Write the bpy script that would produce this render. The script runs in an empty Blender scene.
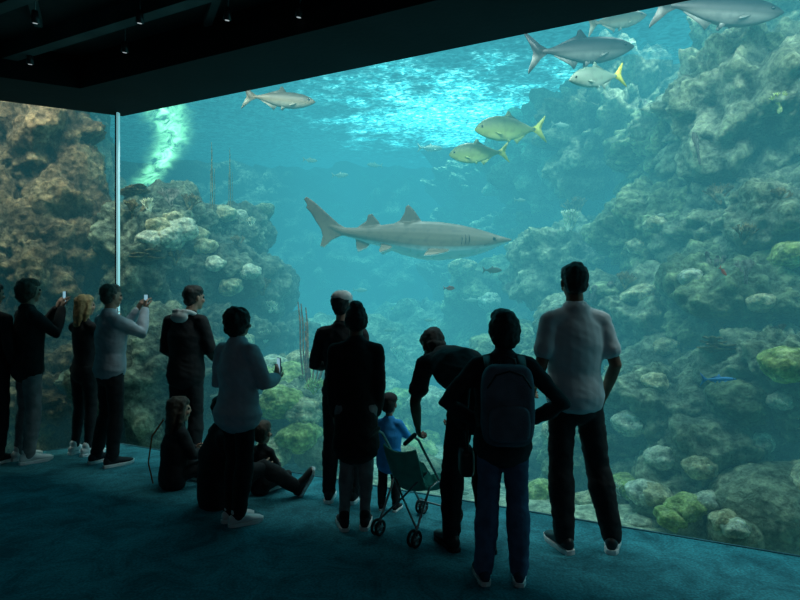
import bpy, bmesh, math, random
from mathutils import Vector, Matrix, noise, Euler
from mathutils.bvhtree import BVHTree
V=Vector
random.seed(7)
scene=bpy.context.scene
COL=scene.collection
scene.view_settings.view_transform='Standard'
try:
    scene.cycles.diffuse_bounces=2; scene.cycles.max_bounces=5
    scene.cycles.volume_max_steps=12
except Exception as ex: print(ex)
CAMZ=1.58; F=580.0
def P(px,py,d): return V(((px-400)/F*d, d, CAMZ+(297-py)/F*d))

# ------------------------------------------------------------------ materials
def new_mat(name):
    m=bpy.data.materials.new(name); m.use_nodes=True
    nt=m.node_tree; nt.nodes.clear()
    out=nt.nodes.new('ShaderNodeOutputMaterial')
    return m,nt,out
def N(nt,t,**kw):
    n=nt.nodes.new(t)
    for k,v in kw.items():
        if k in n.inputs: n.inputs[k].default_value=v
        else: setattr(n,k,v)
    return n
def c4(c): return (c[0],c[1],c[2],1)
def ramp(nt,fac,stops):
    r=nt.nodes.new('ShaderNodeValToRGB')
    e=r.color_ramp.elements
    while len(e)<len(stops): e.new(.5)
    for i,(p,c) in enumerate(stops):
        e[i].position=p; e[i].color=c4(c)
    nt.links.new(fac,r.inputs[0]); return r
def cloth(name,col,var=.25,scale=14,rough=.9,bump=.25,col2=None,metal=0):
    m,nt,out=new_mat(name)
    b=N(nt,'ShaderNodeBsdfPrincipled',Roughness=rough,Metallic=metal)
    tc=N(nt,'ShaderNodeTexCoord')
    n=N(nt,'ShaderNodeTexNoise',Scale=scale,Detail=4.0)
    nt.links.new(tc.outputs['Object'],n.inputs['Vector'])
    a=tuple(x*(1-var) for x in col); c=col2 or tuple(min(1,x*(1+var)) for x in col)
    r=ramp(nt,n.outputs['Fac'],[(.35,a),(.65,c)])
    nt.links.new(r.outputs[0],b.inputs['Base Color'])
    n2=N(nt,'ShaderNodeTexNoise',Scale=scale*12,Detail=2.0)
    nt.links.new(tc.outputs['Object'],n2.inputs['Vector'])
    bp=N(nt,'ShaderNodeBump',Strength=bump,Distance=.01)
    nt.links.new(n2.outputs['Fac'],bp.inputs['Height'])
    nt.links.new(bp.outputs[0],b.inputs['Normal'])
    nt.links.new(b.outputs[0],out.inputs[0]); return m
def emis(name,col,s):
    m,nt,out=new_mat(name); e=N(nt,'ShaderNodeEmission',Color=c4(col),Strength=s)
    nt.links.new(e.outputs[0],out.inputs[0]); return m
def rockmat(name,dark,mid,light,sc=1.6,bump=.9):
    m,nt,out=new_mat(name)
    b=N(nt,'ShaderNodeBsdfPrincipled',Roughness=.95)
    g=N(nt,'ShaderNodeNewGeometry')
    n=N(nt,'ShaderNodeTexNoise',Scale=sc,Detail=9.0,Roughness=.72)
    nt.links.new(g.outputs['Position'],n.inputs['Vector'])
    r=ramp(nt,n.outputs['Fac'],[(.36,dark),(.5,mid),(.62,light)])
    v=N(nt,'ShaderNodeTexVoronoi',Scale=11.0)
    nt.links.new(g.outputs['Position'],v.inputs['Vector'])
    n3=N(nt,'ShaderNodeTexNoise',Scale=13.0,Detail=7.0,Roughness=.75)
    nt.links.new(g.outputs['Position'],n3.inputs['Vector'])
    r3=ramp(nt,n3.outputs['Fac'],[(.40,(.40,.45,.42)),(.60,(1.3,1.27,1.14))])
    mx=N(nt,'ShaderNodeMixRGB',blend_type='MULTIPLY'); mx.inputs[0].default_value=.85
    nt.links.new(r.outputs[0],mx.inputs[1]); nt.links.new(r3.outputs[0],mx.inputs[2])
    rp=ramp(nt,g.outputs['Pointiness'],[(.42,(.24,.29,.29)),(.49,(.88,.90,.90)),(.57,(1.6,1.55,1.4))])  # crevice shade and bright edges painted into the rock colour
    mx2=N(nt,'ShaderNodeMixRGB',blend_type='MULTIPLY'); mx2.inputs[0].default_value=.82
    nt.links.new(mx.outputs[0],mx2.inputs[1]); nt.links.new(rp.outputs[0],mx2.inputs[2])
    nt.links.new(mx2.outputs[0],b.inputs['Base Color'])
    ad=N(nt,'ShaderNodeMath',operation='ADD')
    nt.links.new(n3.outputs['Fac'],ad.inputs[0]); nt.links.new(v.outputs['Distance'],ad.inputs[1])
    bp=N(nt,'ShaderNodeBump',Strength=bump,Distance=.12)
    nt.links.new(ad.outputs[0],bp.inputs['Height']); nt.links.new(bp.outputs[0],b.inputs['Normal'])
    nt.links.new(b.outputs[0],out.inputs[0]); return m
def fishmat(name,belly,side,back,zlo,zhi,p0=.22,p1=.38,nrm=False):
    m,nt,out=new_mat(name)
    b=N(nt,'ShaderNodeBsdfPrincipled',Roughness=.5)
    tc=N(nt,'ShaderNodeTexCoord'); s=N(nt,'ShaderNodeSeparateXYZ')
    nt.links.new(tc.outputs['Object'],s.inputs[0])
    mr=N(nt,'ShaderNodeMapRange'); mr.inputs['From Min'].default_value=zlo; mr.inputs['From Max'].default_value=zhi
    nt.links.new(s.outputs['Z'],mr.inputs['Value'])
    fac=mr.outputs[0]
    if nrm:
        s2=N(nt,'ShaderNodeSeparateXYZ'); nt.links.new(tc.outputs['Normal'],s2.inputs[0])
        a=N(nt,'ShaderNodeMath',operation='MULTIPLY_ADD'); a.inputs[1].default_value=.25; a.inputs[2].default_value=.25; nt.links.new(s2.outputs['Z'],a.inputs[0])
        b2=N(nt,'ShaderNodeMath',operation='MULTIPLY_ADD'); b2.inputs[1].default_value=.5; nt.links.new(fac,b2.inputs[0]); nt.links.new(a.outputs[0],b2.inputs[2]); fac=b2.outputs[0]
    r=ramp(nt,fac,[(p0,belly),(p1,side),(.80,back)])
    n=N(nt,'ShaderNodeTexNoise',Scale=14.0,Detail=3.0)
    nt.links.new(tc.outputs['Object'],n.inputs['Vector'])
    rr=ramp(nt,n.outputs['Fac'],[(.36,(.7,.7,.7)),(.5,(1,1,1))])
    mx=N(nt,'ShaderNodeMixRGB',blend_type='MULTIPLY'); mx.inputs[0].default_value=.7
    nt.links.new(r.outputs[0],mx.inputs[1]); nt.links.new(rr.outputs[0],mx.inputs[2])
    nt.links.new(mx.outputs[0],b.inputs['Base Color'])
    nt.links.new(b.outputs[0],out.inputs[0]); return m

M={}
M['skin']=cloth('skin_light',(.42,.24,.17),.12,20,.6,.05)
M['skin_b']=cloth('skin_brown',(.20,.10,.06),.12,20,.6,.05)
M['skin_d']=cloth('skin_dark',(.07,.035,.022),.12,20,.6,.05)
M['black']=cloth('black_fabric',(.010,.011,.014),.3)
M['charcoal']=cloth('charcoal_fabric',(.020,.024,.030),.3)
M['greyblue']=cloth('grey_blue_fabric',(.36,.41,.46),.12)
M['greyjacket']=cloth('pale_grey_lavender_fabric',(.54,.57,.64),.08)
M['grey']=cloth('grey_fabric',(.24,.25,.26),.2)
M['capgrey']=cloth('pale_grey_fabric',(.62,.64,.64),.1)
M['white']=cloth('white_fabric',(.58,.65,.69),.03,14,.9,.1)
M['white_shoe']=cloth('white_leather',(.9,.92,.92),.06,10,.5,.1)
M['denim']=cloth('blue_denim',(.09,.14,.25),.25)
M['denim_dark']=cloth('dark_denim',(.03,.05,.09),.25)
M['backpack']=cloth('grey_canvas',(.13,.15,.195),.2,10)
M['toddlerblue']=cloth('bright_blue_fabric',(.03,.34,.82),.12)
M['green']=cloth('dark_green_nylon',(.08,.52,.42),.2,8,.6)
M['hair_black']=cloth('black_hair',(.010,.008,.007),.4,30,.6,.5)
M['hair_brown']=cloth('brown_hair',(.06,.034,.020),.4,30,.6,.5)
M['hair_grey']=cloth('grey_brown_hair',(.10,.08,.065),.4,30,.6,.5)
M['hair_blonde']=cloth('blonde_hair',(.42,.27,.12),.3,30,.6,.5)
M['rubber']=cloth('black_rubber',(.015,.015,.017),.2,20,.6)
M['metal']=cloth('grey_metal_tube',(.35,.37,.38),.1,20,.35,.05,metal=.8)
M['plastic']=cloth('black_plastic',(.02,.02,.022),.1,20,.4,.05)
M['screen']=emis('lit_phone_screen',(.35,.7,.85),.6)
M['eye']=cloth('eye_dark',(.01,.01,.012),.1,20,.2,0)
M['darkpaint']=cloth('matte_black_paint',(.006,.008,.010),.3,2,.95,.2)
M['sill']=cloth('teal_grey_sill_paint',(.04,.13,.16),.2,2,.9,.2)
M['ceil']=cloth('black_ceiling_paint',(.016,.020,.023),.3,2,.95,.2)
M['beam']=cloth('dark_grey_beam_paint',(.07,.085,.09),.3,2,.9,.2)
M['wall']=cloth('dark_wall_paint',(.015,.025,.032),.2,2,.95,.2)
m,nt,out=new_mat('glowing_acrylic_joint'); M['joint_glow']=m
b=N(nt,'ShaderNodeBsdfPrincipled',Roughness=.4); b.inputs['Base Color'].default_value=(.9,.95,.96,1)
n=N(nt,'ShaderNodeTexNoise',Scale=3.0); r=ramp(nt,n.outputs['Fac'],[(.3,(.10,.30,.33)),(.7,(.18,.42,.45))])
nt.links.new(r.outputs[0],b.inputs['Emission Color']); b.inputs['Emission Strength'].default_value=.9; nt.links.new(b.outputs[0],out.inputs[0])  # joint highlight painted as emission, it is no lamp
M['sole']=cloth('white_rubber_sole',(.9,.9,.9),.05,10,.6,.1)
M['orange']=cloth('orange_yarn',(.5,.12,.03),.1)

# carpet
m,nt,out=new_mat('blue_carpet'); M['carpet']=m
b=N(nt,'ShaderNodeBsdfPrincipled',Roughness=1.0)
g=N(nt,'ShaderNodeNewGeometry')
n1=N(nt,'ShaderNodeTexNoise',Scale=3.4,Detail=8.0,Roughness=.78,Distortion=.8); n2=N(nt,'ShaderNodeTexNoise',Scale=70.0,Detail=3.0)
for n in(n1,n2): nt.links.new(g.outputs['Position'],n.inputs['Vector'])
r=ramp(nt,n1.outputs['Fac'],[(.38,(.010,.115,.15)),(.62,(.040,.28,.34))])
r2=ramp(nt,n2.outputs['Fac'],[(.35,(.72,.72,.72)),(.65,(1.25,1.25,1.25))])
mx=N(nt,'ShaderNodeMixRGB',blend_type='MULTIPLY'); mx.inputs[0].default_value=1
nt.links.new(r.outputs[0],mx.inputs[1]); nt.links.new(r2.outputs[0],mx.inputs[2]); nt.links.new(mx.outputs[0],b.inputs['Base Color'])
bp=N(nt,'ShaderNodeBump',Strength=.3,Distance=.008); nt.links.new(n2.outputs['Fac'],bp.inputs['Height']); nt.links.new(bp.outputs[0],b.inputs['Normal'])
nt.links.new(b.outputs[0],out.inputs[0])
# water surface, bright ripples painted as emission in one patch
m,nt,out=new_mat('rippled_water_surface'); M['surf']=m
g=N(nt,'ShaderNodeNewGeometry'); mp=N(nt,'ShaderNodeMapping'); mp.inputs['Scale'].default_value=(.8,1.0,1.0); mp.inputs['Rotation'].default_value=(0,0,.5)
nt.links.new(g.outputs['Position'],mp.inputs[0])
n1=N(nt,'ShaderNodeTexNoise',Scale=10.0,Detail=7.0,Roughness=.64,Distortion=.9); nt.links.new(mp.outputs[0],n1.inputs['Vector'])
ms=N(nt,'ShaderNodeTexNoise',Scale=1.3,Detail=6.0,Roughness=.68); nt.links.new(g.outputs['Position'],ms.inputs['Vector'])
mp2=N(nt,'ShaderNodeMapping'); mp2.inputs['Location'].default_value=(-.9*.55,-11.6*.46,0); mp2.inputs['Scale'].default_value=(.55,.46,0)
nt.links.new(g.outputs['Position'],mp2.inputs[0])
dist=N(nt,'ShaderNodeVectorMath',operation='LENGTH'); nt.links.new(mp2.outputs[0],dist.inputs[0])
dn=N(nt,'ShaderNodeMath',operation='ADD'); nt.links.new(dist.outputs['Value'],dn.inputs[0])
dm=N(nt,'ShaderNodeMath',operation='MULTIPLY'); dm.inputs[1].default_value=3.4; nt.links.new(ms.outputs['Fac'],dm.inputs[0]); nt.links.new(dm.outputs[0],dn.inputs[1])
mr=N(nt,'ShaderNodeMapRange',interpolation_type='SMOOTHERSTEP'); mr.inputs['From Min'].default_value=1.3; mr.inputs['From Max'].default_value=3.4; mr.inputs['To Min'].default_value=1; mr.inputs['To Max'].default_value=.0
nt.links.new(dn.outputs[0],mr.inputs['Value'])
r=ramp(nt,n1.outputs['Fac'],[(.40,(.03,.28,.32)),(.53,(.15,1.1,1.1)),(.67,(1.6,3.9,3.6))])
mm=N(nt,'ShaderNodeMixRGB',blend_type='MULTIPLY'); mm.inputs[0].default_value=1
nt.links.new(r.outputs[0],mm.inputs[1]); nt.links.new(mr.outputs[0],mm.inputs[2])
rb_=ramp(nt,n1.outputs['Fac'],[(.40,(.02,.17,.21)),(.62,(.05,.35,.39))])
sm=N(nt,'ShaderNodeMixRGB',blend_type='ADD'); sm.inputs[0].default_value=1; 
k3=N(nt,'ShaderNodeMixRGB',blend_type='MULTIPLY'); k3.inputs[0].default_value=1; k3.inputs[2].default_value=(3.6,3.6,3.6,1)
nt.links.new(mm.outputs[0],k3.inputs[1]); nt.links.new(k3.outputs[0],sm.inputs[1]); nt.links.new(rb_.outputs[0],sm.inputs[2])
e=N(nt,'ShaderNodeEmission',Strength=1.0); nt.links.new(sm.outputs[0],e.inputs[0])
r2=ramp(nt,n1.outputs['Fac'],[(.40,(.40,.42,.42)),(.60,(.95,.95,.95))])  # tint noise stands in for caustic dapples under the lamps
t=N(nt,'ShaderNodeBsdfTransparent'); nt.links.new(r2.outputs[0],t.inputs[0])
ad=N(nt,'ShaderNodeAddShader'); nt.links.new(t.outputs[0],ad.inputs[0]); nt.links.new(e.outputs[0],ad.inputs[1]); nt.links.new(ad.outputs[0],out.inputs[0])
# patch of light, painted as a glowing sheet
m,nt,out=new_mat('painted_light_patch'); M['light_patch']=m
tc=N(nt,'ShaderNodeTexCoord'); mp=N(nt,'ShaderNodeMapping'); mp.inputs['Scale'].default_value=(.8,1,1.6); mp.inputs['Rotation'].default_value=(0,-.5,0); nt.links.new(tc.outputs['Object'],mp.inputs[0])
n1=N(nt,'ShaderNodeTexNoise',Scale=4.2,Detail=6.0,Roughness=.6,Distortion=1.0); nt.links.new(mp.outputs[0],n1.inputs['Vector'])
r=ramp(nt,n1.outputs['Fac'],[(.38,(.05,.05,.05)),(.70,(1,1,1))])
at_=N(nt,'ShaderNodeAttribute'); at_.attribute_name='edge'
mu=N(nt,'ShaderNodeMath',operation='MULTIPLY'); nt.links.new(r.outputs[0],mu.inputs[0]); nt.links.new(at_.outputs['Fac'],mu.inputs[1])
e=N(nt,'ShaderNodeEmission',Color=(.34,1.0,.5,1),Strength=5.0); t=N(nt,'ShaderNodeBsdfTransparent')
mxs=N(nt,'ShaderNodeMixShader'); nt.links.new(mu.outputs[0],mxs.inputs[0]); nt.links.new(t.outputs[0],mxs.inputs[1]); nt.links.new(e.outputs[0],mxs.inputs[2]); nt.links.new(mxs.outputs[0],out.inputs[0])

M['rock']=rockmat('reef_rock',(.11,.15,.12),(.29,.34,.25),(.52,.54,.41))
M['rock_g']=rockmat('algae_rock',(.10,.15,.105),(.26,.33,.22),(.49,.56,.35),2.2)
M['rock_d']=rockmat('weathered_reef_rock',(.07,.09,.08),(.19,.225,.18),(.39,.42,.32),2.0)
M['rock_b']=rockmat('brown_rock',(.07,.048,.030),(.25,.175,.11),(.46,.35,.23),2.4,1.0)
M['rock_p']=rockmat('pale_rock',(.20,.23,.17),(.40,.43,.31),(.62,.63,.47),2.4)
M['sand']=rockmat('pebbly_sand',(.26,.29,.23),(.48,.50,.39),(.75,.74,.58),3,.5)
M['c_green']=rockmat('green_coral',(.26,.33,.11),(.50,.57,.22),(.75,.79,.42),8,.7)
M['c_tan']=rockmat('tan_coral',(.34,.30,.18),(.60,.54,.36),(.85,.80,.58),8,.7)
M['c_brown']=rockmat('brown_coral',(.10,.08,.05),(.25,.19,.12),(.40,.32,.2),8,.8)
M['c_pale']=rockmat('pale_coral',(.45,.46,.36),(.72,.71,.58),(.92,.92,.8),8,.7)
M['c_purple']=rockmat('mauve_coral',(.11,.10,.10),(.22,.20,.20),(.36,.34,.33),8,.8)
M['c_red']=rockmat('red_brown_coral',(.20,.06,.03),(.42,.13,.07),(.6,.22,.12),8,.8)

# ------------------------------------------------------------------ mesh builder
class MB:
    def __init__(s): s.v=[]; s.f=[]
    def rings(s,R):
        b=len(s.v); n=len(R[0])
        for r in R: s.v.extend(r)
        for i in range(len(R)-1):
            for j in range(n):
                a=b+i*n+j; c=b+i*n+(j+1)%n
                s.f.append((a,c,c+n,a+n))
        s.f.append(tuple(b+j for j in reversed(range(n))))
        e=b+(len(R)-1)*n
        s.f.append(tuple(e+j for j in range(n)))
    def tube(s,pts,rad,side=V((1,0,0)),n=14,rnd=True):
        pts=[V(p) for p in pts]; R=[]
        rad=[(r,r) if not isinstance(r,tuple) else r for r in rad]
        k=len(pts); fr=[]
        for i in range(k):
            if i==0: t=pts[1]-pts[0]
            elif i==k-1: t=pts[-1]-pts[-2]
            else: t=(pts[i]-pts[i-1]).normalized()+(pts[i+1]-pts[i]).normalized()
            if t.length<1e-6: t=V((0,0,1))
            t.normalize()
            sd=V(side)-t*V(side).dot(t)
            if sd.length<.05:
                sd=V((0,1,0))-t*t.y
                if sd.length<.05: sd=V((0,0,1))-t*t.z
            sd.normalize(); u=t.cross(sd); fr.append((t,sd,u))
        def ring(c,sd,u,a,b): return [c+sd*(math.cos(q)*a)+u*(math.sin(q)*b) for q in [2*math.pi*j/n for j in range(n)]]
        if rnd:
            t,sd,u=fr[0]; a,b=rad[0]; m=min(a,b)
            for dd,ss in((.97,.25),(.8,.6),(.5,.87)): R.append(ring(pts[0]-t*m*dd,sd,u,a*ss,b*ss))
        for p,(t,sd,u),(a,b) in zip(pts,fr,rad): R.append(ring(p,sd,u,a,b))
        if rnd:
            t,sd,u=fr[-1]; a,b=rad[-1]; m=min(a,b)
            for dd,ss in((.5,.87),(.8,.6),(.97,.25)): R.append(ring(pts[-1]+t*m*dd,sd,u,a*ss,b*ss))
        s.rings(R)
    def ell(s,c,r,rot=None,n=14,k=9):
        c=V(c); R=[]
        for i in range(1,k):
            th=math.pi*i/k; z=-math.cos(th); w=math.sin(th); rr=[]
            for j in range(n):
                q=2*math.pi*j/n; p=V((r[0]*w*math.cos(q),r[1]*w*math.sin(q),r[2]*z))
                if rot: p=rot@p
                rr.append(c+p)
            R.append(rr)
        s.rings(R)
    def prism(s,poly,th,fn):
        b=len(s.v); n=len(poly)
        for sg in(-1,1):
            for p in poly: s.v.append(fn(p,sg*th/2))
        s.f.append(tuple(b+i for i in reversed(range(n)))); s.f.append(tuple(b+n+i for i in range(n)))
        for i in range(n):
            j=(i+1)%n; s.f.append((b+i,b+j,b+n+j,b+n+i))
    def box(s,c,h,rot=None):
        c=V(c); b=len(s.v)
        for x,y,z in((-1,-1,-1),(1,-1,-1),(1,1,-1),(-1,1,-1),(-1,-1,1),(1,-1,1),(1,1,1),(-1,1,1)):
            p=V((x*h[0],y*h[1],z*h[2])); 
            if rot: p=rot@p
            s.v.append(c+p)
        for f in((3,2,1,0),(4,5,6,7),(0,1,5,4),(1,2,6,5),(2,3,7,6),(3,0,4,7)): s.f.append(tuple(b+i for i in f))
def add(name,me,mat=None,parent=None,loc=None,rot=None,label=None,cat=None,group=None,kind=None,mw=None):
    o=bpy.data.objects.new(name,me); COL.objects.link(o)
    if mat and me and not me.materials: me.materials.append(mat)
    if parent: o.parent=parent
    if loc is not None: o.location=loc
    if rot is not None: o.rotation_euler=rot
    if mw is not None: o.matrix_world=mw
    if label: o['label']=label
    if cat: o['category']=cat
    if group: o['group']=group
    if kind: o['kind']=kind
    return o
def mesh(mb,mat,vox=None,smooth=3,disp=0,dsc=6,scale=1,seed=0,flat=False,bevel=0,fold=False):
    me=bpy.data.meshes.new('m'); me.from_pydata([tuple(V(p)*scale) for p in mb.v],[],mb.f); me.update()
    if vox or bevel:
        o=bpy.data.objects.new('t',me); COL.objects.link(o)
        if vox:
            r=o.modifiers.new('r','REMESH'); r.mode='VOXEL'; r.voxel_size=vox
            if smooth:
                q=o.modifiers.new('s','SMOOTH'); q.iterations=smooth; q.factor=.5
        if bevel:
            q=o.modifiers.new('b','BEVEL'); q.width=bevel; q.segments=3
        dg=bpy.context.evaluated_depsgraph_get()
        m2=bpy.data.meshes.new_from_object(o.evaluated_get(dg))
        bpy.data.objects.remove(o); bpy.data.meshes.remove(me); me=m2
    if disp:
        so=V((seed*7.3,seed*3.1,seed*1.7))
        nr=[v.normal.copy() for v in me.vertices]
        for v,nn in zip(me.vertices,nr):
            p=v.co
            if fold:
                q=V((p.x*dsc,p.y*dsc,p.z*dsc*1.6+p.x*dsc*.9))
                a=noise.noise(q+so)+.4*noise.noise(q*2.3+so)-.9*abs(noise.noise(V((p.x*dsc*.7,p.y*dsc*.7,p.z*dsc*2.2+p.x*9))+so))
            else:
                q=p*dsc; a=noise.noise(q+so)+.5*noise.noise(q*2.3+so)
            v.co=p+nn*(a*disp)
        me.update()
    me.materials.clear(); me.materials.append(mat)
    for p in me.polygons: p.use_smooth=not flat
    return me
def sbox(name,mat,c,h,rotz=0,parent=None,bevel=0,**kw):
    mb=MB(); mb.box((0,0,0),h); me=mesh(mb,mat,flat=True,bevel=bevel)
    return add(name,me,None,parent,loc=c,rot=(0,0,rotz),**kw)
def prism_z(name,mat,poly,z0,z1,**kw):
    mb=MB(); zc=(z0+z1)/2
    mb.prism(poly,z1-z0,lambda p,o:V((p[0],p[1],zc+o)))
    return add(name,mesh(mb,mat,flat=True),**kw)

# ------------------------------------------------------------------ room
CX,CY=-3.05,6.28
def gy(x): return CY-.499*(x-CX) if x>=CX else CY+.505*(x-CX)
XL,XR=-6.5,6.0
front=[(XR,gy(XR)),(CX,CY),(XL,gy(XL))]
ST=dict(kind='structure')
HZ=3.57; CZ=3.88
prism_z('floor',M['carpet'],[(XL,-6),(XR,-6)]+front,-.3,0,label='dark teal blue patterned carpet floor',cat='floor',**ST)
prism_z('ceiling',M['ceil'],[(XL,-6),(XR,-6)]+front,CZ,CZ+.2,label='black painted ceiling of the viewing hall',cat='ceiling',**ST)
prism_z('wall_left',M['wall'],[(XL-.2,-6.2),(XL,-6.2),(XL,gy(XL)-.0),(XL-.2,gy(XL)-.12)],-.3,8,label='dark wall',cat='wall',**ST)
prism_z('wall_right',M['wall'],[(XR,-6.2),(XR+.2,-6.2),(XR+.2,gy(XR)),(XR,gy(XR))],-.3,8,label='dark wall',cat='wall',**ST)
prism_z('wall_back',M['wall'],[(XL,-6.2),(XR,-6.2),(XR,-6),(XL,-6)],-.3,8,label='dark wall',cat='wall',**ST)
HW=.75
prism_z('trim_1',M['darkpaint'],front+[(XL,gy(XL)-HW),(CX,CY-HW),(XR,gy(XR)-HW)],HZ,CZ,label='black bulkhead above the viewing window',cat='bulkhead',**ST)
prism_z('trim_4',M['darkpaint'],[(XR,gy(XR)),(CX,CY),(XL,gy(XL)),(XL,gy(XL)+.1),(CX,CY+.1),(XR,gy(XR)+.1)],HZ,8,label='black bulkhead above the viewing window',cat='bulkhead',**ST)
sbox('window_joint',M['joint_glow'],(CX+.008,CY-.02,HZ/2),(.010,.02,HZ/2),label='pale vertical joint strip of the viewing window, glow painted in',cat='window',**ST)  # joint strip only, the panes are not modelled; glow painted in
sbox('window_mullion',M['darkpaint'],(CX-.010,CY-.02,HZ/2),(.008,.02,HZ/2),label='dark vertical frame between two window panes',cat='window frame',**ST)  # mullion strip only, the panes are not modelled
prism_z('baseboard_front',M['sill'],front+[(XL,gy(XL)-.02),(CX,CY-.02),(XR,gy(XR)-.02)],0,.006,label='low teal grey sill under the window',cat='sill',**ST)
ang=math.atan2(-.447,.894)
for i,k in enumerate([1.25,1.9,2.6,3.4]):
    sbox('trim_%d'%(5+i),M['beam'],(-.6,5.05-k,CZ-.07),(4.6,.05,.07),ang,label='dark ceiling beam',cat='ceiling beam',**ST)
for i,x in enumerate([-3.6,-2.2,-.8]):
    sbox('trim_%d'%(10+i),M['beam'],(x,3.2,CZ-.03),(.03,1.8,.03),.46,label='dark ceiling beam',cat='ceiling beam',**ST)
mb=MB(); mb.tube([(0,0,0),(0,0,-.09)],[.022,.032],rnd=False,n=16); body=mesh(mb,M['plastic'],flat=False)
mb=MB(); mb.tube([(0,0,.0),(0,0,.10)],[.006,.006],n=8); stem=mesh(mb,M['metal'])
mb=MB(); mb.tube([(0,0,-.088),(0,0,-.094)],[.016,.016],rnd=False,n=14); lens=mesh(mb,emis('faint_lamp_lens',(.7,.85,.9),.5))
def spot(px,py,z=3.76):
    d=(z-.06-CAMZ)*F/(297-py); x=(px-400)/F*d
    r=add('ceiling_spotlight',None,loc=(x,d,z),rot=(.25,.15,0),label='small black ceiling spotlight with a round lens',cat='spotlight',group='spotlights on the ceiling')
    add('lamp_body',body,parent=r); add('stem',stem,parent=r); add('lens',lens,parent=r)
for q in[(35,18),(30,60),(140,18),(125,48),(228,15),(210,42),(300,12),(355,5)]: spot(*q)

# ------------------------------------------------------------------ tank
SZ=5.2
def grid(name,mat,nx,ny,fn,**kw):
    mb=MB()
    for j in range(ny+1):
        for i in range(nx+1): mb.v.append(fn(i/nx,j/ny))
    for j in range(ny):
        for i in range(nx):
            a=j*(nx+1)+i; mb.f.append((a,a+1,a+nx+2,a+nx+1))
    return add(name,mesh(mb,mat),**kw)
def surf(u,v):
    x=-11.9+23.8*u; y0=gy(max(XL,min(XR,x)))+.15
    return V((x,y0+(17.9-y0)*v,SZ-.03))
grid('water_surface',M['surf'],40,4,surf,label='rippled water surface with painted glints seen from below',cat='water surface',kind='stuff')
prism_z('ceiling_tank',M['wall'],[(-12.3,-6.2),(12.3,-6.2),(12.3,18.3),(-12.3,18.3)],8,8.2,label='dark hall roof high above the tank',cat='ceiling',**ST)
prism_z('floor_tank',M['wall'],[(-12.3,-6.2),(12.3,-6.2),(12.3,18.3),(-12.3,18.3)],-1.6,-1.4,label='dark concrete slab under the tank',cat='floor',**ST)
prism_z('wall_far',M['rock_d'],[(-12.3,18),(12.3,18),(12.3,18.3),(-12.3,18.3)],-1.4,8,label='far wall of the tank',cat='wall',**ST)
prism_z('wall_tank_left',M['rock_d'],[(-12.3,-6),(-12,-6),(-12,18),(-12.3,18)],-1.4,8,label='side wall of the tank',cat='wall',**ST)
prism_z('wall_tank_right',M['rock_d'],[(12,-6),(12.3,-6),(12.3,18),(12,18)],-1.4,8,label='side wall of the tank',cat='wall',**ST)
prism_z('wall_near',M['wall'],[(-12.3,-6.4),(12.3,-6.4),(12.3,-6.2),(-12.3,-6.2)],-1.4,8,label='dark outer wall',cat='wall',**ST)
allbvh=[]
def reg(o):
    me=o.data; mw=Matrix.LocRotScale(o.location,o.rotation_euler,o.scale)
    allbvh.append(BVHTree.FromPolygons([mw@v.co for v in me.vertices],[tuple(p.vertices) for p in me.polygons]))
def sandf(u,v):
    x=-11.8+23.6*u; y0=gy(max(XL,min(XR,x)))+.12; y=y0+(17.8-y0)*v
    return V((x,y,-.28+.22*noise.noise(V((x*.5,y*.5,3)))+.05*noise.noise(V((x*3,y*3,1)))+.06*max(0,y-6)))
reg(grid('sand_bed',M['sand'],160,120,sandf,label='pale pebbly sand on the tank bottom',cat='sand',kind='stuff'))
def rn(w,o):
    n1=noise.fractal(w*.8+o,1.0,2.1,3)
    vd=noise.voronoi(w*1.4+o)[0]; cre=min(vd[1]-vd[0],.40)
    vd2=noise.voronoi(V((w.x*4.2,w.y*4.2,w.z*3.0))+o)[0]; cr2=min(vd2[1]-vd2[0],.35)
    n2=noise.fractal(w*4.0+o,.62,2.2,6)
    return .44*n1+.55*cre+.25*cr2+.19*n2
def cliff(u,v):
    x=.9+10.5*u; z=-.8+6.0*v
    y=12.6-1.42*(x-1)+z*.42
    y=max(y,5.2+z*.4-(x-5)*.3)
    w=V((x,y,z)); d=rn(w,V((9,2,4)))*1.5
    st=.28*math.sin(z*4.5+noise.noise(w*.7)*4)
    return w+V((-.55,-.8,.15))*(d+st)
reg(grid('rock_cliff',M['rock'],300,190,cliff,label='tall craggy artificial reef cliff with ledges and algae',cat='rock'))
def farw(u,v):
    x=-11.5+23*u; z=-.8+5.9*v
    w=V((x,15.6,z)); d=rn(w,V((1,7,2)))*1.8
    return w+V((0,-1,.0))*(d+.8*(1-v)*2)
reg(grid('rock_backdrop',M['rock'],150,60,farw,label='distant hazy reef rock wall',cat='rock'))
def rock(px,py,d,s,mat='rock',seed=0,sub=5,rel=1,label=None):
    c=P(px,py,d); bm=bmesh.new(); bmesh.ops.create_icosphere(bm,subdivisions=sub,radius=1)
    o=V((seed*5.7,seed*2.3,seed*9.1)); k=min(s)*1.0
    k=max(.35,min(k,1.0))*rel
    for v in bm.verts:
        p=v.co.copy(); w=V((p.x*s[0],p.y*s[1],p.z*s[2])); nn=p.normalized()
        dd=rn(w,o)*k
        led=.11*math.sin(w.z*9+noise.noise(w*1.3+o)*5)*k
        w=w+nn*dd*1.2+V((nn.x,nn.y,0))*led
        v.co=w
    me=bpy.data.meshes.new('rk'); bm.to_mesh(me); bm.free()
    for p in me.polygons: p.use_smooth=True
    ob=add('reef_rock',me,M[mat],loc=c,rot=(0,0,0),label=label or {'rock':'craggy grey green reef rock with algae','rock_g':'green algae covered craggy reef rock','rock_d':'weathered stepped reef rock','rock_b':'brown craggy rock pillar close behind the window','rock_p':'pale rounded boulder on the sand near the window'}[mat],cat='rock')
    reg(ob); return ob
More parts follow.
